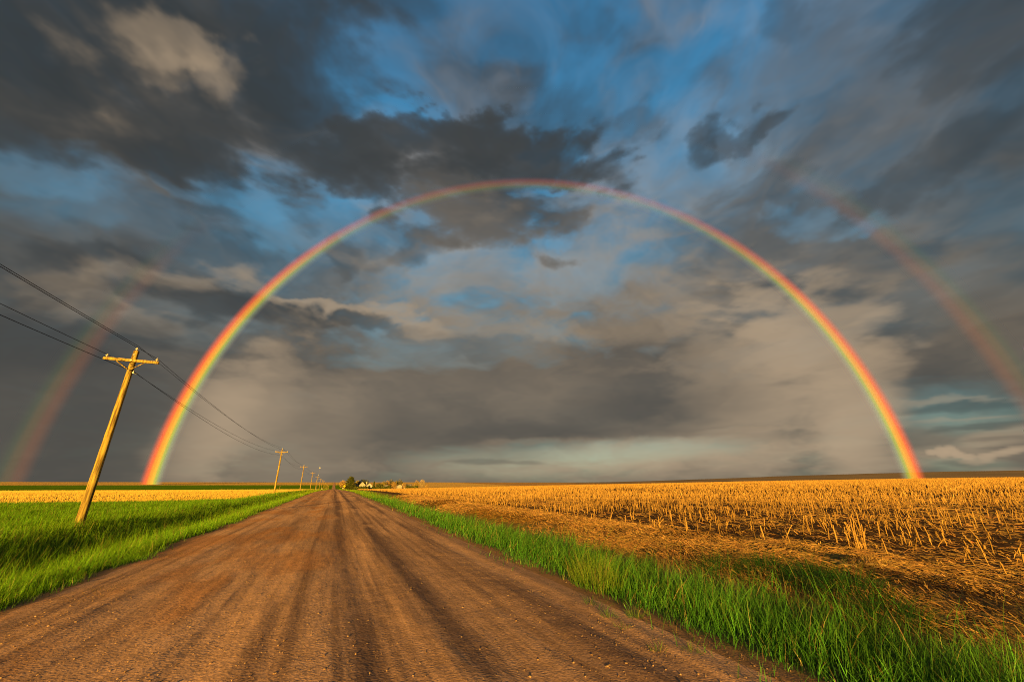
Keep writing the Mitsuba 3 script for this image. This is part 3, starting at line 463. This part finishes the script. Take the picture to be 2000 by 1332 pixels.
for q, s0 in enumerate(POLES):
    o = local(PU0, s0); H = 7.68 + (0.12 * ((q * 7) % 3 - 1) if q > 2 else 0)
    P3 = lambda a, b, c: o + ACROSS * a + ALONG * b + UP * c
    hooks.append([P3(-0.93, -0.08, H - 0.33), P3(0.05, -0.02, H + 0.22), P3(0.93, -0.08, H - 0.33), P3(0.17, 0, H - 1.02)])
    lab = labs[q] if q < len(labs) else 'tiny utility pole far down the road on the slope'
    t = thing('utility_pole', lab, 'utility pole', 'wooden utility poles along the road')
    zz = np.linspace(-0.5, H, 24 if q < 3 else 5); rad = np.interp(zz, [-0.5, H], [0.165, 0.108]) * (1 + (0.02 * np.sin(zz * 7) if q < 3 else 0))
    obj('pole', tube(np.stack([P3(0, 0, z_) for z_ in zz]), rad, 14 if q < 3 else 6), 'pole_wood', t, smooth=40)
    obj('crossarm', box(2.05, 0.10, 0.125, P3(0, -0.165, H - 0.52), R=RM), 'pole_wood', t)
    for sg in (-1, 1):
        obj('brace', tube([P3(sg * 0.52, -0.23, H - 0.60), P3(sg * 0.02, -0.16, H - 0.98)], 0.022, 5), 'pole_wood', t)
    if q < 4:
        ins = trimesh.creation.revolve(np.array([[0.001, 0], [0.018, 0], [0.018, 0.05], [0.06, 0.06], [0.066, 0.075], [0.05, 0.10], [0.032, 0.105], [0.03, 0.125], [0.04, 0.145], [0.02, 0.16], [0.001, 0.162]]), sections=14)
        for (a, b, c) in ((-0.93, -0.165, H - 0.458), (0.93, -0.165, H - 0.458), (0.0, -0.02, H)):
            m = ins.copy(); m.apply_translation(P3(a, b, c)); obj('insulator', m, 'porcelain', t, smooth=40)
        m = cat_([box(0.05, 0.05, 0.16, P3(0.13, 0, H - 1.02), R=RM), tube([P3(0.14, 0, H - 1.06), P3(0.28, -0.02, H - 1.12), P3(0.30, -0.02, H - 1.05)], 0.012, 5)])
        obj('bracket', m, 'steel', t)
        for c in (H - 0.52, H - 0.22, H - 0.98):
            m = trimesh.creation.cylinder(0.022, 0.03, sections=8); M = np.eye(4); M[:3, :3] = np.stack([ACROSS, UP, ALONG], 1); M[:3, 3] = P3(0, -0.225 if c == H - 0.52 else -0.13, c); m.apply_transform(M); obj('bolt', m, 'steel', t)
wl = ['dark wire running over the left end of the crossarms', 'dark wire running over the tops of the poles', 'dark wire running over the right end of the crossarms', 'lowest dark wire, fixed to the pole shafts below the crossarms']
for w_ in range(4):
    ms = []
    for q in range(10):
        A, C_ = hooks[q][w_], hooks[q + 1][w_]; t = np.linspace(0, 1, 26 if q < 3 else 9)[:, None]; sag = 0.75 if w_ < 3 else 0.95
        pts = A + (C_ - A) * t; pts[:, 2] -= (sag * 4 * t * (1 - t)).ravel(); ms.append(tube(pts, 0.011 if q < 3 else 0.009, 4, False))
    k = obj('power_line', cat_(ms), 'wire', smooth=True); tag(k, wl[w_], 'power line')

# ---------------------------------------------------------------- farm, trees, sign
def crown_mesh(rng, c, rx, rz, shape, n, size, cols, gap=0.45):
    P = []
    while len(P) < n:
        q = rng.uniform(-1, 1, (n, 3))
        if shape == 'cone': lim = np.clip((1 - q[:, 2]) / 2, 0, 1) ** 0.45 * (0.86 + 0.2 * np.sin(q[:, 2] * 17 + 5 * q[:, 0])); ok = np.hypot(q[:, 0], q[:, 1]) < lim
        else: ok = (q ** 2).sum(1) < 1
        ok &= meshkit.fbm(q * 2.1 + 9 * rng.uniform(), 3, int(rng.integers(1e6))) > gap
        ok &= np.linalg.norm(q * [1, 1, 0.9], axis=1) > 0.25
        P += list(q[ok])
    q = np.array(P[:n]); p = np.array(c) + q * [rx, rx, rz]
    a = rng.normal(0, 1, (n, 3)); a /= np.linalg.norm(a, axis=1, keepdims=True); b = np.cross(a, rng.normal(0, 1, (n, 3))); b /= np.linalg.norm(b, axis=1, keepdims=True); sz = size * rng.uniform(0.5, 1.4, (n, 1))
    v = np.stack([p + a * sz, p - a * sz * 0.6 + b * sz * 0.7, p - a * sz * 0.5 - b * sz * 0.7], 1).reshape(-1, 3)
    col = np.array(cols)[rng.integers(len(cols), size=n)] * rng.lognormal(0, 0.25, (n, 1))
    return (v, np.arange(3 * n).reshape(-1, 3)), np.repeat(np.clip(col, 0.01, 0.8), 3, 0)
def tree(name, label, u0, s0, h, rx, shape, cols, n=900, size=0.3, low=0.25, limbs=6, gap=0.45, group=None):
    o = local(u0, s0); rng = RNG(int(abs(u0) * 100 + s0)); h, rx = h * (1.15 if name == 'farm_tree' else 1), rx * (1.2 if name == 'farm_tree' else 1); t = thing(name, label, 'tree', group)
    m = [tube([o - [0, 0, .3], o + [0.05 * h * rng.normal(), 0, h * 0.4], o + [0, 0.03 * h, h * (0.9 if shape == 'cone' else 0.7)]], np.array([0.035, 0.022, 0.006]) * h, 6)]
    for q in range(limbs):
        a = q * 2.4 + rng.uniform(0, 1); z0 = h * rng.uniform(0.15, 0.5); m.append(tube([o + [0, 0, z0], o + [math.cos(a) * rx * 0.5, math.sin(a) * rx * 0.5, z0 + h * 0.16], o + [math.cos(a) * rx * 0.8, math.sin(a) * rx * 0.8, z0 + h * 0.34]], np.array([0.014, 0.009, 0.003]) * h, 5))
    obj('trunk', cat_(m), 'bark', t, smooth=True)
    g, c = crown_mesh(rng, o + [0, 0, h * (low + (1 - low) / 2)], rx, h * (1 - low) / 2, shape, n, size, cols, gap)
    obj('crown', g, 'leaf', t, color=c); return t
GRN = [(0.08, 0.09, 0.018), (0.13, 0.125, 0.025), (0.05, 0.06, 0.014)]; ORG = [(0.46, 0.27, 0.07), (0.56, 0.36, 0.11), (0.34, 0.19, 0.05)]; OLV = [(0.28, 0.22, 0.05), (0.18, 0.15, 0.035), (0.38, 0.26, 0.06)]; PAL = [(0.50, 0.36, 0.17), (0.58, 0.44, 0.24), (0.42, 0.27, 0.08)]
tree('evergreen_tree', 'big dark evergreen tree, broad and tallest beside the road', 14.2, 430, 11.8, 6.4, 'cone', GRN, 7000, 0.42, 0.02, 8, 0.36)
tree('bare_tree', 'spreading orange brown tree left of the big evergreen, by the road', 7.6, 432, 8.6, 3.4, 'round', ORG, 1500, 0.26, 0.2, 14, 0.5)
tree('farm_tree', 'dark green bushy tree rising behind the cream gabled house', 27.5, 452, 8.2, 4.6, 'round', GRN, 1500, 0.4, 0.1)
tree('farm_tree', 'dark tree standing behind the small white house', 21.5, 455, 7.2, 2.6, 'round', OLV, 900, 0.35, 0.1)
tree('narrow_evergreen_tree', 'narrow dark conifer right of the white barn', 35.6, 430, 7.2, 1.3, 'cone', GRN, 900, 0.35, 0.03)
tree('farm_tree', 'dark low tree filling the gap beside the narrow conifer', 40.5, 432, 4.6, 2.8, 'round', GRN, 900, 0.35, 0.02)
tree('farm_tree', 'olive tree at the left end of the orange grove', 45.5, 434, 6.2, 2.2, 'round', OLV, 900, 0.3, 0.05)
tree('farm_tree', 'orange tree behind the small bright shed', 49.2, 440, 6.8, 2.4, 'round', ORG, 1000, 0.28, 0.05)
tree('farm_tree', 'tall dark olive tree in the middle of the grove', 53.2, 446, 7.8, 2.6, 'round', GRN + OLV, 1000, 0.32, 0.05)
tree('farm_tree', 'orange tree just left of the cream shed', 54.0, 428, 5.6, 2.2, 'round', ORG, 900, 0.26, 0.05)
tree('farm_tree', 'broad green brown tree rising over the cream shed', 60.2, 440, 7.6, 3.4, 'round', OLV + GRN, 1400, 0.32, 0.08)
tree('farm_tree', 'rounded orange bush tree right of the cream shed', 63.0, 424, 4.6, 1.9, 'round', ORG, 700, 0.24, 0.02)
tree('farm_tree', 'dark green small tree beside the long low house', 66.5, 424, 3.0, 1.6, 'round', GRN, 500, 0.24, 0.0)
tree('farm_tree', 'green and orange tree left of the pale feathery tree', 75.5, 424, 6.4, 2.3, 'round', OLV + ORG, 900, 0.26, 0.05)
tree('pale_tree', 'pale feathery tree standing rightmost, bright in the sun', 80.5, 423, 8.2, 2.8, 'round', PAL, 1200, 0.24, 0.12, 14, 0.5)
tree('farm_tree', 'low orange bush at the right end of the farm', 85.2, 422, 3.0, 1.8, 'round', ORG, 500, 0.22, 0.0)
for (u0, u1, s0, h), lab in zip([(17.5, 30.0, 421, 2.4), (38, 50, 421, 2.3), (64.5, 76.5, 421, 1.9)], ['dark hedge in front of the gabled houses', 'dark green hedge between the conifer and the orange grove', 'low green hedge in front of the long low house']):
    rng = RNG(int(u0)); n = 1800; u = rng.uniform(u0, u1, n); s = s0 + rng.normal(0, 0.5, n); x, y = world(u, s)
    p = np.stack([x, y, ground(u, s) + rng.uniform(0, 1, n) * h * (0.6 + 0.6 * meshkit.fbm(np.stack([u * 0.8, 0 * u, 0 * u], -1), 3, 5))], -1)
    a = rng.normal(0, 0.28, (n, 3)); b = rng.normal(0, 0.28, (n, 3)); v = np.stack([p + a, p - a + b, p - b], 1).reshape(-1, 3)
    k = obj('hedge', (v, np.arange(3 * n).reshape(-1, 3)), 'leaf', color=np.repeat(np.array(GRN)[rng.integers(3, size=n)] * rng.lognormal(0.2, 0.3, (n, 1)), 3, 0)); tag(k, lab, 'hedge')

def house(name, label, cat, u0, s0, w, d, eave, ridge, wallm, roofm, rz=0.0, door=None, windows=(), chimney=None, over=0.25):
    """Gabled building whose gable wall faces the camera; w across, d along."""
    o = local(u0, s0); M = np.eye(4); M[:3, :3] = RM @ trimesh.transformations.rotation_matrix(rz, (0, 0, 1))[:3, :3]; M[:3, 3] = o
    t = thing(name, label, cat)
    def put(nm, m, mt, par=t): m.apply_transform(M); return obj(nm, m, mt, par)
    from shapely.geometry import Polygon
    g = trimesh.creation.extrude_polygon(Polygon([(-w / 2, -0.4), (w / 2, -0.4), (w / 2, eave), (0, ridge), (-w / 2, eave)]), d, engine='earcut')
    g.apply_transform(trimesh.transformations.rotation_matrix(np.pi / 2, (1, 0, 0))); g.apply_translation((0, d, 0)); put('wall', g, wallm)
    sl = math.hypot(w / 2, ridge - eave) + over; an = math.atan2(ridge - eave, w / 2); rf = []
    for sg in (-1, 1):
        b = trimesh.creation.box((sl, d + 2 * over, 0.14)); b.apply_translation((sg * sl / 2, d / 2, 0.075)); R = trimesh.transformations.rotation_matrix(sg * an, (0, 1, 0)); b.apply_transform(R); b.apply_translation((0, 0, ridge)); rf.append(b)
    r_ = put('roof', cat_(rf), roofm)
    for sg in (-1, 1):
        b = trimesh.creation.box((sl, 0.06, 0.26)); b.apply_translation((sg * sl / 2, -over - 0.035, -0.03)); b.apply_transform(trimesh.transformations.rotation_matrix(sg * an, (0, 1, 0))); b.apply_translation((0, 0, ridge)); put('bargeboard', b, 'white_paint', r_)
    if chimney: put('chimney', box(0.7, 0.7, chimney[2], (chimney[0], chimney[1], ridge - 0.6 + chimney[2] / 2)), 'white_paint', r_)
    if door:
        dw, dh, dm = door; ang = np.linspace(0, np.pi, 9)
        pg = Polygon([(-dw / 2, -0.3), (dw / 2, -0.3)] + [(dw / 2 * math.cos(a_), dh - dw / 2 + dw / 2 * math.sin(a_)) for a_ in ang]); m = trimesh.creation.extrude_polygon(pg, 0.05, engine='earcut'); m.apply_transform(trimesh.transformations.rotation_matrix(np.pi / 2, (1, 0, 0))); put('door', m, dm)
    for (wx, wz, ww, wh) in windows:
        k = put('window', box(ww + 0.25, 0.05, wh + 0.25, (wx, -0.025, wz)), 'white_paint'); put('pane', box(ww, 0.03, wh, (wx, -0.065, wz)), 'window_dark', k)
    return t
house('cream_house', 'cream house with a wide gable between dark trees', 'house', 25.3, 436, 5.6, 8, 3.6, 6.4, 'cream_paint', 'roof_pale', 0.0, None, ((-1.2, 2.4, 0.9, 1.2), (1.2, 2.4, 0.9, 1.2)), over=0.4)
house('small_white_house', 'small white house half hidden behind the big evergreen', 'house', 20.2, 440, 4.4, 6, 3.2, 5.6, 'white_paint', 'roof_pale', 0.25, None, ((0.6, 2.2, 0.9, 1.1),))
house('white_barn', 'white barn with a dark arched doorway', 'barn', 31.4, 430, 5.2, 8, 2.9, 5.2, 'white_paint', 'roof_grey', 0.2, (2.3, 3.4, 'black_paint'), (), (-2.6, 1.2, 2.0), 0.35)
house('small_shed', 'small bright shed in front of the orange grove', 'shed', 47.6, 424, 3.2, 4, 1.9, 3.0, 'white_paint', 'roof_pale', 0.5)
house('cream_shed', 'cream shed under the broad green brown tree', 'shed', 59.0, 423, 4.2, 4, 2.2, 3.2, 'cream_paint', 'roof_pale', 0.1)
house('long_house', 'long low house with a dark roof behind the low hedge', 'house', 71.5, 432, 6.0, 9, 2.6, 3.7, 'white_paint', 'roof_grey', 1.35, None, ((-1.5, 1.6, 0.9, 0.9), (1.2, 1.6, 0.9, 0.9)))

o = local(5.5, 262); P3 = lambda a, b, c: o + ACROSS * a + ALONG * b + UP * c
t = thing('warning_sign', 'yellow diamond road sign with a black arrow in front of the evergreen', 'road sign')
obj('post', box(0.14, 0.14, 3.3, P3(0, 0.1, 1.25), R=RM), 'pole_wood', t)
D45 = RM @ trimesh.transformations.rotation_matrix(np.pi / 4, (0, 1, 0))[:3, :3]
pan = obj('panel', box(1.0, 0.03, 1.0, P3(0, 0, 2.3), R=D45), 'sign_yellow', t)
from shapely.geometry import Polygon
m = trimesh.creation.extrude_polygon(Polygon([(-0.07, -0.36), (0.07, -0.36), (0.07, 0.12), (0.2, 0.12), (0, 0.40), (-0.2, 0.12), (-0.07, 0.12)]), 0.01, engine='earcut'); M = np.eye(4); M[:3, :3] = np.stack([ACROSS, UP, -ALONG], 1); M[:3, 3] = P3(0, -0.02, 2.3); m.apply_transform(M); obj('arrow', m, 'black_paint', pan)
def post(name, label, cat, u0, s0, h, r_, m='pole_wood', lean=0.0, head=None):
    o = local(u0, s0); t = thing(name, label, cat)
    obj('post', tube([o - UP * 0.3, o + UP * h * 0.5 + ACROSS * lean * h * 0.5, o + UP * h + ACROSS * lean * h], r_, 6), m, t)
    if head: obj(head[0], box(*head[1], o + UP * (h + head[1][2] / 2 - 0.05), R=RM), head[2], t)
post('marker_post', 'short white marker sign left of the yellow diamond', 'road marker', 1.0 + 4.6, 300, 0.9, 0.05, head=('panel', (0.7, 0.05, 0.6), 'white_paint'))
post('fence_post', 'weathered wooden post between the marker and the diamond sign', 'post', 6.8, 300, 1.5, 0.12)
post('fence_post', 'lone leaning wooden post in the far left green field', 'post', -252, 400, 2.8, 0.14, lean=0.35)
post('fence_post', 'lone thin post in the green strip between two utility poles', 'post', -34, 330, 2.6, 0.13)
o = local(-6.8, 203); t = thing('yard_light', 'thin mast with a white lamp head over the row of poles', 'mast')
obj('mast', tube([o - UP * 0.3, o + UP * 4.5, o + UP * 9.6], [0.04, 0.03, 0.02], 6), 'steel', t); obj('lamp_head', box(0.62, 0.3, 0.36, o + UP * 9.7, R=RM), 'white_paint', t); obj('crossbar', box(0.26, 0.06, 0.16, o + UP * 6.6, R=RM), 'steel', t)
o = local(-9.0, 388); t = thing('utility_box', 'small pale utility box at the foot of the far poles', 'utility box'); obj('cabinet', box(0.9, 0.7, 0.9, o + UP * 0.4, R=RM), 'white_paint', t); obj('lid', box(0.98, 0.78, 0.08, o + UP * 0.9, R=RM), 'white_paint', t)

# ---------------------------------------------------------------- rainbows: veils of sunlit drops a good kilometre away, thin enough to see through
BOW_AZ, BOW_EL = math.radians(1.57), math.radians(-0.95)
axis = np.array([math.sin(BOW_AZ) * math.cos(BOW_EL), math.cos(BOW_AZ) * math.cos(BOW_EL), math.sin(BOW_EL)])
bx = np.cross(axis, [0, 0, 1.0]); bx /= np.linalg.norm(bx); by = np.cross(bx, axis)
def bow(name, label, R0, R1, D, color, cover, seed):
    R = np.radians(np.linspace(R0, R1, 13)); phi = np.radians(np.linspace(-6, 186, 129)); RR, PP = np.meshgrid(R, phi)
    v = np.array([0, 0, EYE]) + D * (axis + np.tan(RR)[..., None] * (np.cos(PP)[..., None] * bx + np.sin(PP)[..., None] * by))
    n1 = len(R); I, J = np.meshgrid(np.arange(len(phi) - 1), np.arange(n1 - 1), indexing='ij'); q = np.stack([I * n1 + J, I * n1 + J + 1, (I + 1) * n1 + J + 1, (I + 1) * n1 + J], -1).reshape(-1, 4)
    uv = np.stack([(RR - R[0]) / (R[-1] - R[0]), PP / np.pi], -1).reshape(-1, 2)
    B(name + '_light', {'type': 'mask', 'opacity': mikit.proc(cover), 'bsdf': {'type': 'twosided', 'bsdf': {'type': 'diffuse', 'reflectance': mikit.proc(color)}}})
    k = obj(name, (v.reshape(-1, 3), q), name + '_light', uv=uv); tag(k, label, 'rainbow')
def ramp(x, stops):
    c = mi.Color3f(stops[0][1])
    for (a, _), (b, col) in zip(stops, stops[1:]): c = mix(c, col, smoothstep(a, b, x))
    return c
def tri_(x, a, b, c, d): return smoothstep(a, b, x) * (1 - smoothstep(c, d, x))
# uv.x runs from the inside (0) to the outside (1) of the band, uv.y from the right foot (0) over the top (0.5) to the left foot (1)
def col1(p, n, uv): return ramp(uv.x, [(0.0, (0.20, 0.22, 0.90)), (0.24, (0.14, 0.26, 0.55)), (0.38, (0.17, 0.30, 0.16)), (0.48, (0.31, 0.25, 0.09)), (0.59, (0.34, 0.18, 0.08)), (0.71, (0.34, 0.085, 0.09)), (1.0, (0.22, 0.05, 0.16))])
def cov1(p, n, uv):
    foot = dr.abs(uv.y - 0.5) * 2; side = mix((0.86,) * 3, (0.62,) * 3, smoothstep(0.6, 0.2, uv.y)).x
    along = 0.10 + side * smoothstep(0.22, 0.95, foot)
    return along * tri_(uv.x, 0.04, 0.54, 0.64, 0.97) * (0.86 + 0.28 * noise(uv.y * 22.0, 0.5))
def col2(p, n, uv): return ramp(uv.x, [(0.0, (0.26, 0.09, 0.10)), (0.35, (0.26, 0.12, 0.08)), (0.55, (0.18, 0.17, 0.08)), (0.75, (0.06, 0.16, 0.12)), (1.0, (0.05, 0.10, 0.30))])
def cov2(p, n, uv):
    foot = dr.abs(uv.y - 0.5) * 2
    return 0.09 * dr.select(uv.y > 0.5, smoothstep(0.5, 0.9, foot), smoothstep(0.3, 0.8, foot)) * tri_(uv.x, 0.0, 0.35, 0.55, 1.0)
bow('rainbow', 'bright rainbow with red outer rim arching over road and field', 40.9, 43.1, 1500.0, col1, cov1, 1)
bow('outer_rainbow', 'faint outer rainbow with its colours reversed, outside the bright one', 50.2, 53.0, 1560.0, col2, cov2, 2)
